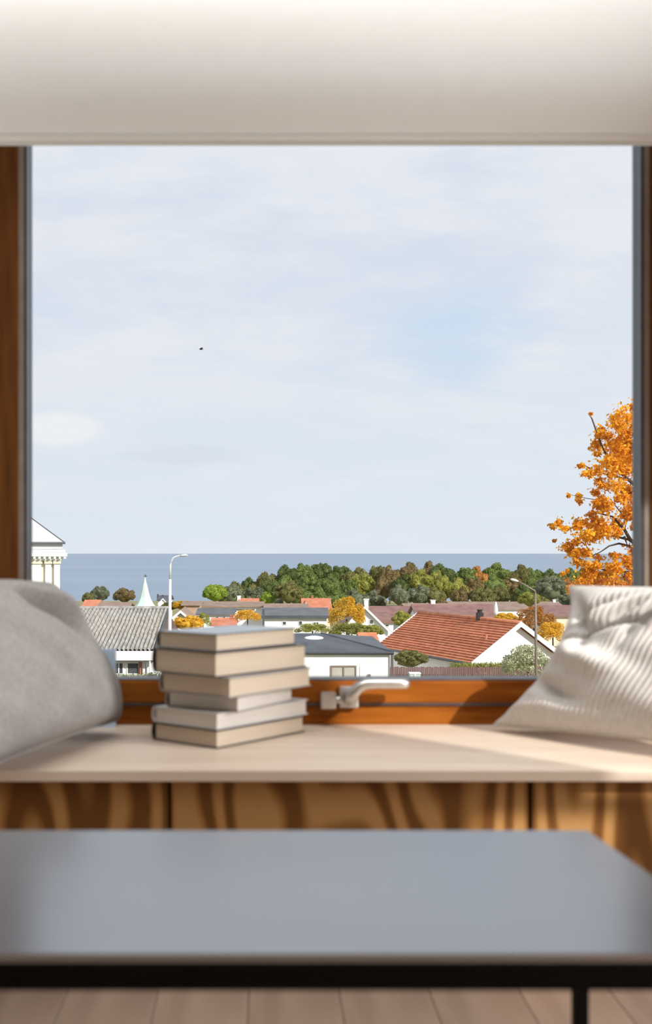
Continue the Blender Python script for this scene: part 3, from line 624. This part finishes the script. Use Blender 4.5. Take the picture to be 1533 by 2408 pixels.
# ---------------------------------------------------------------- houses
def win(x0, x1, z0, z1, Yf, parent, fm='trim', pmn='pane', bars=0):
    t_ = min(.06, (x1-x0)*.12)
    mb = MB(); mb.box(x0, x1, Yf-.05, Yf-.001, z1-t_, z1).box(x0, x1, Yf-.05, Yf-.001, z0, z0+t_).box(x0, x0+t_, Yf-.05, Yf-.001, z0+t_, z1-t_).box(x1-t_, x1, Yf-.05, Yf-.001, z0+t_, z1-t_)
    for k in range(bars):
        xm = x0+(x1-x0)*(k+1)/(bars+1); mb.box(xm-t_/2, xm+t_/2, Yf-.05, Yf-.001, z0+t_, z1-t_)
    w_ = mb.build('window', M[fm], parent); box('pane', M[pmn], x0+t_, x1-t_, Yf-.02, Yf-.002, z0+t_, z1-t_, w_); return w_
def house(label, px0, px1, y_eave, y_ridge, Y, depth, roof, wall, windows=(), chim=(), gable_front=False, ov=.3, name='house', flat=False, yap=None, fascia=None):
    x0, x1 = XX(px0, Y), XX(px1, Y); ze = ZZ(y_eave, Y); g0 = gz(Y)-1.0
    th = thing(name, label, 'house', ((x0+x1)/2, Y+depth/2, g0))
    if gable_front:
        xa = (x0+x1)/2; zr = ZZ(y_ridge, Y)
        MB().prism([(x0, Y, g0), (x1, Y, g0), (x1, Y, ze), (xa, Y, zr), (x0, Y, ze)], (0, depth, 0)).build('walls', M[wall], th)
        sl = (zr-ze)/(xa-x0); t_ = .14
        for sgn, xe in ((-1, x0), (1, x1)):
            e = Vector((xe+sgn*ov, Y-ov, ze-sl*ov+.02)); r_ = Vector((xa, Y-ov, zr+.02))
            MB().prism([e, r_, r_+Vector((0, 0, t_)), e+Vector((0, 0, t_))], (0, depth+2*ov, 0)).build('roof_slope', M[roof], th)
            e2 = Vector((e.x, Y-ov-.04, e.z)); r2 = Vector((xa, Y-ov-.04, r_.z))
            MB().prism([e2-Vector((0, 0, .12)), r2-Vector((0, 0, .12)), r2+Vector((0, 0, .1)), e2+Vector((0, 0, .1))], (0, .035, 0)).build('barge_board', M['trim'], th)
    else:
        zr = ZZ(y_ridge, Y+depth/2)
        MB().prism([(x0, Y, g0), (x0, Y+depth, g0), (x0, Y+depth, ze), (x0, Y+depth/2, zr), (x0, Y, ze)], (x1-x0, 0, 0)).build('walls', M[wall], th)
        sl = (zr-ze)/(depth/2); t_ = .14
        for sgn, ye in ((-1, Y), (1, Y+depth)):
            e = Vector((x0-ov, ye+sgn*ov, ze-sl*ov+.02)); r_ = Vector((x0-ov, Y+depth/2, zr+.02))
            MB().prism([e, r_, r_+Vector((0, 0, t_)), e+Vector((0, 0, t_))], (x1-x0+2*ov, 0, 0)).build('roof_slope', M[roof], th)
        MB().tube([(x0-ov, Y+depth/2, zr+.12), (x1+ov, Y+depth/2, zr+.12)], .12, 8).build('ridge_cap', M[roof], th)
        if fascia: box('fascia', M[fascia], x0-ov, x1+ov, Y-ov-.06, Y-ov-.01, ze-sl*ov-.12, ze-sl*ov+.14, th)
    for wdw in windows:
        a, b, c, d = wdw[:4]; win(XX(a, Y), XX(c, Y), ZZ(d, Y), ZZ(b, Y), Y, th, bars=wdw[4] if len(wdw) > 4 else 0)
    for (cx0, cy0, cx1, cy1, m_) in chim:
        Yc = Y+depth/2
        cx = (XX(cx0, Yc)+XX(cx1, Yc))/2; hw_ = (XX(cx1, Yc)-XX(cx0, Yc))/2
        c_ = box('chimney', M[m_], cx-hw_, cx+hw_, Yc-hw_, Yc+hw_, ZZ(cy1, Yc)-.4, ZZ(cy0, Yc), th); box('chimney_cap', M[m_], cx-hw_*1.25, cx+hw_*1.25, Yc-hw_*1.25, Yc+hw_*1.25, ZZ(cy0, Yc), ZZ(cy0, Yc)+.07, c_)
    return th
# far to near, left to right
house('dark roofed cottage by the sea with two black chimneys, right of the spire', 372, 400, 1412, 1403, 210, 5, 'dark', 'white', chim=[(369, 1398, 373, 1408, 'dark'), (381, 1400, 385, 1410, 'dark')])
house('tiny white gable in front of the cottage with two chimneys', 374, 392, 1418, 1408, 200, 4, 'dark', 'white', gable_front=True, ov=.2)
house('low house with salmon tiled roof just right of the grey cushion', 196, 228, 1428, 1414, 170, 6, 'tilefar', 'cream')
house('low brown roofed house in front of the two seaside trees', 232, 300, 1430, 1420, 150, 6, 'browntile', 'tan')
house('flat brown box house right of the street lamp, below the sea', 432, 468, 1424, 1418, 125, 5, 'browntile', 'tan')
house('long low house with thin brown roof and pale upper wall, behind the top book', 470, 616, 1428, 1419, 130, 7, 'browntile', 'white', windows=[(496, 1431, 536, 1437), (545, 1431, 600, 1437)])
house('house with red tiled roof peeping over the long low brown roof', 566, 604, 1424, 1411, 150, 6, 'tilefar', 'white', chim=[(558, 1402, 566, 1414, 'white')])
house('house with grey tiled roof behind the long dark roofed one', 626, 722, 1440, 1424, 125, 8, 'browntile', 'cream', chim=[(690, 1426, 694, 1432, 'dark')])
house('bright orange-red roofed house left of the golden yellow tree', 716, 776, 1434, 1411, 140, 8, 'tilefar', 'cream', chim=[(732, 1402, 737, 1412, 'brick')])
house('small orange-red gabled roof between the grey and bright red roofs', 712, 726, 1432, 1418, 136, 4, 'tilefar', 'cream', gable_front=True)
house('white terrace with dark grey roof behind the top of the book stack', 468, 545, 1446, 1436, 105, 5, 'greyroof', 'white', windows=[(508, 1450, 514, 1458), (524, 1450, 530, 1458)])
house('long white house with dark grey roof above the right end of the top book', 622, 768, 1450, 1435, 100, 7, 'greyroof', 'white', fascia='dark', windows=[(664, 1461, 673, 1470), (702, 1460, 711, 1471), (736, 1462, 750, 1474, 1)])
house('small house with red roof just above the middle of the top book', 503, 548, 1472, 1460, 86, 4, 'tilefar', 'white', chim=[(541, 1448, 549, 1462, 'brick')])
house('cream gabled cottage half hidden behind the street lamp pole', 396, 454, 1462, 1438, 92, 5, 'browntile', 'cream', gable_front=True)
house('white gabled house with tall white chimney right of the golden tree', 802, 912, 1482, 1428, 95, 6, 'browntile', 'white', gable_front=True, windows=[(838, 1457, 848, 1467), (868, 1457, 878, 1468)], chim=[(856, 1410, 866, 1428, 'white')])
house('long brown roofed house behind the white gable', 868, 1000, 1464, 1430, 122, 10, 'maroon', 'white')
house('small dark maroon roof just right of the white gable', 884, 925, 1464, 1442, 108, 7, 'maroon', 'white', windows=[(905, 1468, 915, 1474)])
house('long maroon roofed house right behind the terracotta ridge', 988, 1172, 1462, 1426, 112, 9, 'maroon', 'white')
house('long grey-brown roof behind the maroon roof, below the wood', 1070, 1330, 1434, 1419, 145, 9, 'browntile', 'white', chim=[(1013, 1413, 1022, 1426, 'white')] if False else [(1300, 1411, 1306, 1420, 'white')])
house('low brown roof with squat white chimney, left of the maroon roof', 960, 1068, 1434, 1423, 140, 8, 'browntile', 'white', chim=[(1013, 1412, 1023, 1425, 'white')])
house('maroon roofed house behind the russet tree, beside the ivory cushion', 1278, 1420, 1450, 1428, 118, 8, 'maroon', 'cream')
# dark post, parasol
tag(box('post', M['dark'], XX(617, 90), XX(622, 90), 90, 90.2, gz(90)-.2, ZZ(1432, 90)), 'dark post in front of the left end of the long white house', 'post')
pr = thing('parasol', 'closed white parasol behind the terracotta roof', 'parasol', (XX(1166, 90), 90, gz(90)))
MB().tube([(XX(1166, 90), 90, gz(90)), P(1166, 1446, 90)], .04, 8).build('pole', M['pole'], pr)
MB().lathe([(.10, 0), (.17, .25), (.16, .55), (.09, .9), (.03, 1.08)], P(1166, 1447, 90), 12).build('folded_canopy', M['trim'], pr, smooth=True)

# ---- white tower with cornice at the far left
Y = 36; tw = thing('pavilion_building', 'white pillared building with pale pyramid roof at the left window edge', 'building', (XX(141, Y), Y, gz(Y)))
xr = XX(141, Y); xl_ = xr-4.6; zc = ZZ(1312, Y)
box('wall', M['cream'], xl_, xr-.12, Y+.12, Y+4.6, gz(Y)-.3, zc, tw)
for a, b in ((62, 98), (107, 121), (127, 141), (0, 40), (-60, -20)):
    MB().box(XX(a, Y), XX(b, Y), Y, Y+.2, gz(Y), ZZ(1326, Y)).build('pilaster', M['white'], tw, bevel=.01)
for a, b in ((62, 98), (107, 121), (127, 141)):
    MB().box(XX(a, Y)-.03, XX(b, Y)+.03, Y-.05, Y+.25, ZZ(1326, Y), ZZ(1318, Y)).build('capital', M['cream'], tw, bevel=.01)
box('corner_pier', M['white'], xr-.2, xr, Y+4.4, Y+4.6, gz(Y), zc, tw)
for (e, a, b, m_) in ((.08, 1318, 1309, 'trim'), (.22, 1309, 1300, 'trim'), (.16, 1300, 1292, 'roofw'), (.08, 1292, 1276, 'roofw')):
    MB().box(xl_-e, xr+e, Y-e, Y+4.6+e, ZZ(a, Y), ZZ(b, Y)-.004).build('cornice', M[m_], tw, bevel=.015)
xs3 = xl_-.25
while xs3 < xr+.2:
    box('dentil', M['trim'], xs3, xs3+.07, Y-.2, Y-.08, ZZ(1314, Y), ZZ(1309.2, Y), tw); xs3 += .155
a0 = Vector((xl_-.14, Y-.14, ZZ(1276, Y))); e1 = xr+.14; ap = Vector(((xl_+xr)/2, Y+2.3, ZZ(1276, Y)+1.9))
q_ = [a0, Vector((e1, Y-.14, a0.z)), Vector((e1, Y+4.74, a0.z)), Vector((xl_-.14, Y+4.74, a0.z)), ap]
MB().add(q_, [(3, 2, 1, 0), (0, 1, 4), (1, 2, 4), (2, 3, 4), (3, 0, 4)]).build('pyramid_roof', M['roofw'], tw)
for p_ in q_[:4]: MB().tube([p_, ap], .022, 6).build('hip_ridge', M['greyroof'], tw)
MB().tube([(xl_-.2, Y-.2, ZZ(1277, Y)), (e1+.02, Y-.2, ZZ(1277, Y))], .035, 8).build('gutter', M['greyroof'], tw)

tw.rotation_euler = (0, 0, math.radians(12))

# ---- grey corrugated roof building
ge = thing('workshop', 'low white building with grey corrugated roof between cushion and books', 'building', (-11, 67, gz(63)))
ye, yr_ = 63.0, 72.0; ze, zr = ZZ(1527, 63), ZZ(1432, 72); x0, x1 = -17.0, -5.95
nxs = 420; vv = []; ff = []
nrm = Vector((0, -(zr-ze), yr_-ye)).normalized()
for i in range(nxs+1):
    x = x0+(x1-x0)*i/nxs; h = .075*math.sin(2*math.pi*(x-x0)/.235)
    for j, tt in enumerate((0, .34, .341, .67, .671, 1)):
        off = (.05, .05, 0, 0, -.05, -.05)[j]*-1
        p = Vector((x, ye+(yr_-ye)*tt, ze+(zr-ze)*tt))+nrm*(h+off); vv.append(tuple(p))
for i in range(nxs):
    for j in range(5): ff.append((i*6+j, (i+1)*6+j, (i+1)*6+j+1, i*6+j+1))
MB().add(vv, ff).build('corrugated_roof', M['fibre'], ge, smooth=True)
MB().prism([(x0, ye, ze-.2), (x0, yr_, zr-.2), (x0, yr_+9, ze-.2)], (x1-x0-.03, 0, 0)).build('roof_core', M['fence'], ge)
MB().hexa([(x1-.02, ye-.1, ze-.25), (x1+.05, ye-.1, ze-.25), (x1+.05, yr_, zr-.25), (x1-.02, yr_, zr-.25)], [(x1-.02, ye-.1, ze+.1), (x1+.05, ye-.1, ze+.1), (x1+.05, yr_, zr+.1), (x1-.02, yr_, zr+.1)]).build('verge_board', M['dark'], ge)
MB().tube([(x0, yr_, zr+.05), (x1+.05, yr_, zr+.05)], .13, 8).build('ridge_cap', M['fibre'], ge)
box('fascia', M['trim'], x0, x1+.05, ye-.02, ye+.15, ZZ(1553, 63), ze-.09, ge)
box('walls', M['white'], x0+.2, x1-.15, ye+.7, yr_+8, gz(63)-1, ze-.2, ge)
box('soffit', M['fence'], x0, x1, ye+.16, ye+.7, ZZ(1553, 63)+.02, ZZ(1553, 63)+.1, ge)
yw = ye+.7
for a, b, bars in ((240, 262, 1), (268, 291, 1), (298, 328, 0)): win(XX(a, yw), XX(b, yw), ZZ(1586, yw), ZZ(1557, yw), yw, ge, bars=bars)
box('brick_panel', M['brick'], XX(326, yw), XX(334, yw), yw-.06, yw-.001, ZZ(1586, yw), ZZ(1557, yw), ge)
for a in (343, 352): MB().tube([(XX(a, ye), ye+.08, gz(63)), (XX(a, ye), ye+.08, ZZ(1553, ye))], .05, 8).build('post', M['greyroof'] if a == 343 else M['trim'], ge)

# ---- copper spire
Y = 100; sp = thing('spire_turret', 'slender pale green copper spire rising over the corrugated roof', 'spire', (XX(341, Y), Y, gz(Y)))
c = P(341, 1430, Y); k_ = Y/F
prof = [(29, 0), (27.5, 1.5), (20, 10), (13.5, 22), (9.5, 35), (6, 50), (3, 62), (1.2, 72)]
MB().lathe([(r*k_, z_*k_) for r, z_ in prof], c, 8).build('spire_roof', M['copper'], sp)
box('turret_body', M['brick'], c.x-22*k_, c.x+22*k_, Y-.8, Y+.8, gz(Y), c.z, sp)
f_ = MB().tube([c+Vector((0, 0, 71*k_)), c+Vector((0, 0, 80*k_))], .025, 6).build('finial', M['dark'], sp)
MB().prism([c+Vector((-5*k_, -.01, 75*k_)), c+Vector((5*k_, -.01, 74*k_)), c+Vector((3*k_, -.01, 77*k_)), c+Vector((0, -.01, 76*k_))], (0, .02, 0)).build('weather_vane', M['dark'], f_)
MB().lathe([(.02, 0), (.07, .05), (.02, .1)], c+Vector((0, 0, 69.5*k_)), 10).build('finial_ball', M['copper'], f_)

# ---- street lamps
Y = 52; lp = thing('street_lamp', 'tall white street lamp rising behind the book stack against the sea', 'street lamp', (XX(399, Y), Y, gz(Y)))
MB().tube([(XX(399, Y), Y, gz(Y)), P(399, 1500, Y), P(400, 1362, Y)], [.10, .085, .06], 12).build('pole', M['pole'], lp, smooth=True)
MB().tube([P(400, 1362, Y), P(401, 1328, Y), P(403, 1318, Y), P(408, 1311, Y), P(418, 1307.5, Y), P(426, 1307, Y)], [.052, .045, .04, .036, .032, .03], 10).build('arm', M['pole'], lp, smooth=True)
MB().tube([P(423, 1307, Y), P(428, 1306.5, Y), P(436, 1305.5, Y), P(442, 1306, Y)], [.04, .1, .11, .04], 12, flat=.55).build('lamp_head', M['pole'], lp, smooth=True)
Y = 37; lp = thing('street_lamp', 'thin street lamp with angled arm and pale head, in front of the white gable', 'street lamp', (XX(1261, Y), Y, gz(Y)))
MB().tube([(XX(1262, Y), Y, gz(Y)), P(1260, 1500, Y), P(1259, 1394, Y)], [.06, .045, .03], 10).build('pole', M['bead'], lp, smooth=True)
MB().tube([P(1259, 1394, Y), P(1257, 1389, Y), P(1245, 1382, Y), P(1217, 1366, Y)], [.03, .026, .022, .02], 8).build('arm', M['bead'], lp, smooth=True)
MB().tube([P(1219, 1367, Y), P(1212, 1365, Y), P(1204, 1363, Y), P(1200, 1362, Y)], [.03, .07, .07, .03], 12, flat=.6).build('lamp_head', M['trim'], lp, smooth=True)

# ---- white building with black hipped roof
Y = 48.0; bh = thing('house', 'white rendered house with low black roof directly right of the books', 'house', (1, Y+4, gz(Y)))
x0, x1 = -3.45, XX(916, Y); ze = ZZ(1538, Y); ov = .12
box('walls', M['white'], x0, x1, Y, Y+8.6, gz(Y)-.5, ze, bh)
xe0, xe1, y0, y1 = x0-ov, x1+ov, Y-ov, Y+8.6+ov; ym = 52.3; zt = ZZ(1489, ym); rx0, rx1 = x0+2.6, XX(755, ym)
q_ = [(xe0, y0, ze+.1), (xe1, y0, ze+.1), (xe1, y1, ze+.1), (xe0, y1, ze+.1), (rx0, ym, zt), (rx1, ym, zt)]
MB().add(q_, [(3, 2, 1, 0), (0, 1, 5, 4), (1, 2, 5), (2, 3, 4, 5), (3, 0, 4)]).build('hipped_roof', M['dark'], bh)
MB().box(xe0, xe1, y0-.03, y1, ze-.02, ze+.1).build('eaves_board', M['greyroof'], bh)
MB().tube([q_[1], q_[5]], .05, 6).build('hip_ridge', M['dark'], bh)
MB().tube([(xe0, y0-.06, ze+.06), (xe1+.04, y0-.06, ze+.06)], .055, 8).build('gutter', M['gasket'], bh)
MB().tube([(xe1-.02, y0, ze+.02), (xe1-.02, y0, gz(Y))], .05, 8).build('downpipe', M['greyroof'], bh)
sk = P(738, 1501, 51.2); MB().lathe([(.5, 0), (.48, .10), (.36, .17), (.15, .21), (.01, .22)], (sk.x, sk.y, sk.z-.1), 20).build('dome_skylight', M['trim'], bh, smooth=True)
w_ = win(XX(777, Y), XX(838, Y), ZZ(1620, Y), ZZ(1565, Y), Y, bh, fm='bead', pmn='panel', bars=1)
box('door', M['trim'], XX(846, Y), XX(896, Y), Y-.03, Y-.001, gz(Y), ZZ(1568, Y), bh)
box('letter_box', M['bead'], XX(865, Y), XX(871, Y), Y-.12, Y-.031, ZZ(1598, Y), ZZ(1585, Y), bh)

# ---- terracotta house
A = P(1224, 1467, 56.9); B = P(985, 1442, 67.0); B.z = A.z
u = (B-A).normalized(); wv = Vector((-u.y, u.x, 0)) * -1      # wv points right/back
if wv.x < 0: wv = -wv
HWd = 2.72; drop = 5.37-3.5; L_ = (B-A).length
tr_ = thing('house', 'white gabled house with terracotta tiled roof and black chimney', 'house', (A+u*L_/2).to_tuple()[:2]+(gz(60),))
up = Vector((0, 0, 1)); gnd = gz(60)-1
ins = .3
A2, B2 = A+u*ins, B-u*ins
lw, rw = -wv*(HWd-.3), wv*(HWd-.3); dz_ = drop*(HWd-.3)/HWd
def gp(P0, off, z_): return Vector((P0.x+off.x, P0.y+off.y, z_))
MB().prism([gp(A2, lw, gnd), gp(A2, rw, gnd), gp(A2, rw, A.z-dz_-.12), gp(A2, lw*0, A.z-.12), gp(A2, lw, A.z-dz_-.12)], B2-A2).build('walls', M['white'], tr_)
nc = 17
for sgn in (-1, 1):
    nvec = (up*HWd+wv*sgn*drop).normalized()
    for i in range(nc):
        t0, t1 = i/nc, (i+1)/nc+.012
        def rp(P0, t_): return P0+wv*sgn*HWd*t_-up*drop*t_
        a, b = rp(A, t0), rp(B, t0); c_, d = rp(A, t1), rp(B, t1)
        lo, hi = .0, .05
        MB().hexa([a+nvec*-.04, b+nvec*-.04, d+nvec*-.04, c_+nvec*-.04], [a+nvec*.0, b+nvec*.0, d+nvec*.075, c_+nvec*.075]).build('tile_course', M['tile'], tr_)
MB().tube([A+up*.05-u*.02, B+up*.05], .11, 10).build('ridge_tiles', M['tile'], tr_, smooth=True)
for P0, off in ((A, -u*.07), (B, u*.02)):
    for sgn in (-1, 1):
        a = P0+off; e = a+wv*sgn*(HWd+.08)-up*(drop+.05)
        MB().prism([a-up*.14, a+up*.12, e+up*.12, e-up*.14], u*.05).build('barge_board', M['trim'], tr_)
e0 = A-wv*(HWd+.06)-up*(drop+.04); e1_ = B-wv*(HWd+.06)-up*(drop+.04)
MB().tube([e0, e1_], .07, 8).build('gutter', M['greyroof'], tr_)
cp = P(1137, 1448, 60.2); cp = A+u*((A-cp).length)*1.0
cc_ = A+u*3.9
ch = box('chimney', M['curtain'], cc_.x-.17, cc_.x+.17, cc_.y-.17, cc_.y+.17, A.z-.1, A.z+.36, tr_)
MB().lathe([(.14, 0), (.12, .10), (.16, .14), (.15, .17)], (cc_.x, cc_.y, A.z+.36), 14).build('cowl', M['curtain'], ch)
vp_ = A-wv*HWd*.45-up*drop*.45+u*1.2
MB().tube([vp_, vp_+up*.28], .07, 10).build('vent_pipe', M['tile'], tr_)
# small terracotta annex with white gable trim
house('small terracotta roofed annex with white trim between the black roof and the big tiled roof', 858, 892, 1530, 1497, 60, 6, 'tile', 'white', ov=.15)
# ---- fence
Y = 46.0; fe = thing('board_fence', 'dark brown board fence in front of the terracotta house', 'fence', (XX(1080, Y), Y, gz(Y)))
mb = MB(); xa = XX(917, Y); i = 0
while xa < XX(1420, Y):
    hh = ZZ(1568+(1.5 if i % 3 == 1 else 0), Y)
    mb.box(xa, xa+.075, Y+(.015 if i % 2 else 0), Y+.02+(.015 if i % 2 else 0), gz(Y)+.05, hh); xa += .087; i += 1
mb.build('fence_boards', M['fence'], fe, kind='stuff')
for zz in (.5, 1.4): box('fence_rail', M['fence'], XX(917, Y), XX(1420, Y), Y+.037, Y+.08, gz(Y)+zz, gz(Y)+zz+.09, fe)
Y = 45.0
gb = thing('garden_cabinet', 'small pale green and white cabinet in front of the brown fence', 'cabinet', (XX(976, Y), Y, gz(Y)))
box('cabinet_body', M['copper'], XX(964, Y), XX(989, Y), Y, Y+.4, gz(Y), ZZ(1585, Y), gb); box('lid', M['trim'], XX(963, Y), XX(990, Y), Y-.03, Y+.43, ZZ(1585, Y), ZZ(1582.5, Y), gb)
box('mullion', M['trim'], XX(974, Y), XX(978, Y), Y-.02, Y-.001, gz(Y), ZZ(1585, Y), gb)
# ---- bird
Y = 60.0; c = P(473, 821, Y)
bd = thing('bird', 'tiny dark bird gliding alone in the sky', 'bird', tuple(c))
MB().tube([c+Vector((-.10, 0, .0)), c+Vector((-.05, 0, .01)), c+Vector((.02, 0, .0)), c+Vector((.11, 0, -.01))], [.012, .04, .045, .008], 8).build('body', M['bird'], bd, smooth=True)
for s_ in (-1, 1):
    MB().add([c+Vector((-.05, 0, .02)), c+Vector((.05, 0, .02)), c+Vector((.06+.05*s_, -.16*s_, .05)), c+Vector((.02+.1*s_, -.30*s_, .0)), c+Vector((-.02+.02*s_, -.14*s_, .06)),
              c+Vector((-.05, 0, .012)), c+Vector((.05, 0, .012)), c+Vector((.06+.05*s_, -.16*s_, .042)), c+Vector((.02+.1*s_, -.30*s_, -.006)), c+Vector((-.02+.02*s_, -.14*s_, .052))],
             [(0, 1, 2, 4), (4, 2, 3), (5, 9, 7, 6), (9, 8, 7), (0, 5, 6, 1), (1, 6, 7, 2), (2, 7, 8, 3), (3, 8, 9, 4), (4, 9, 5, 0)]).build('wing', M['bird'], bd)
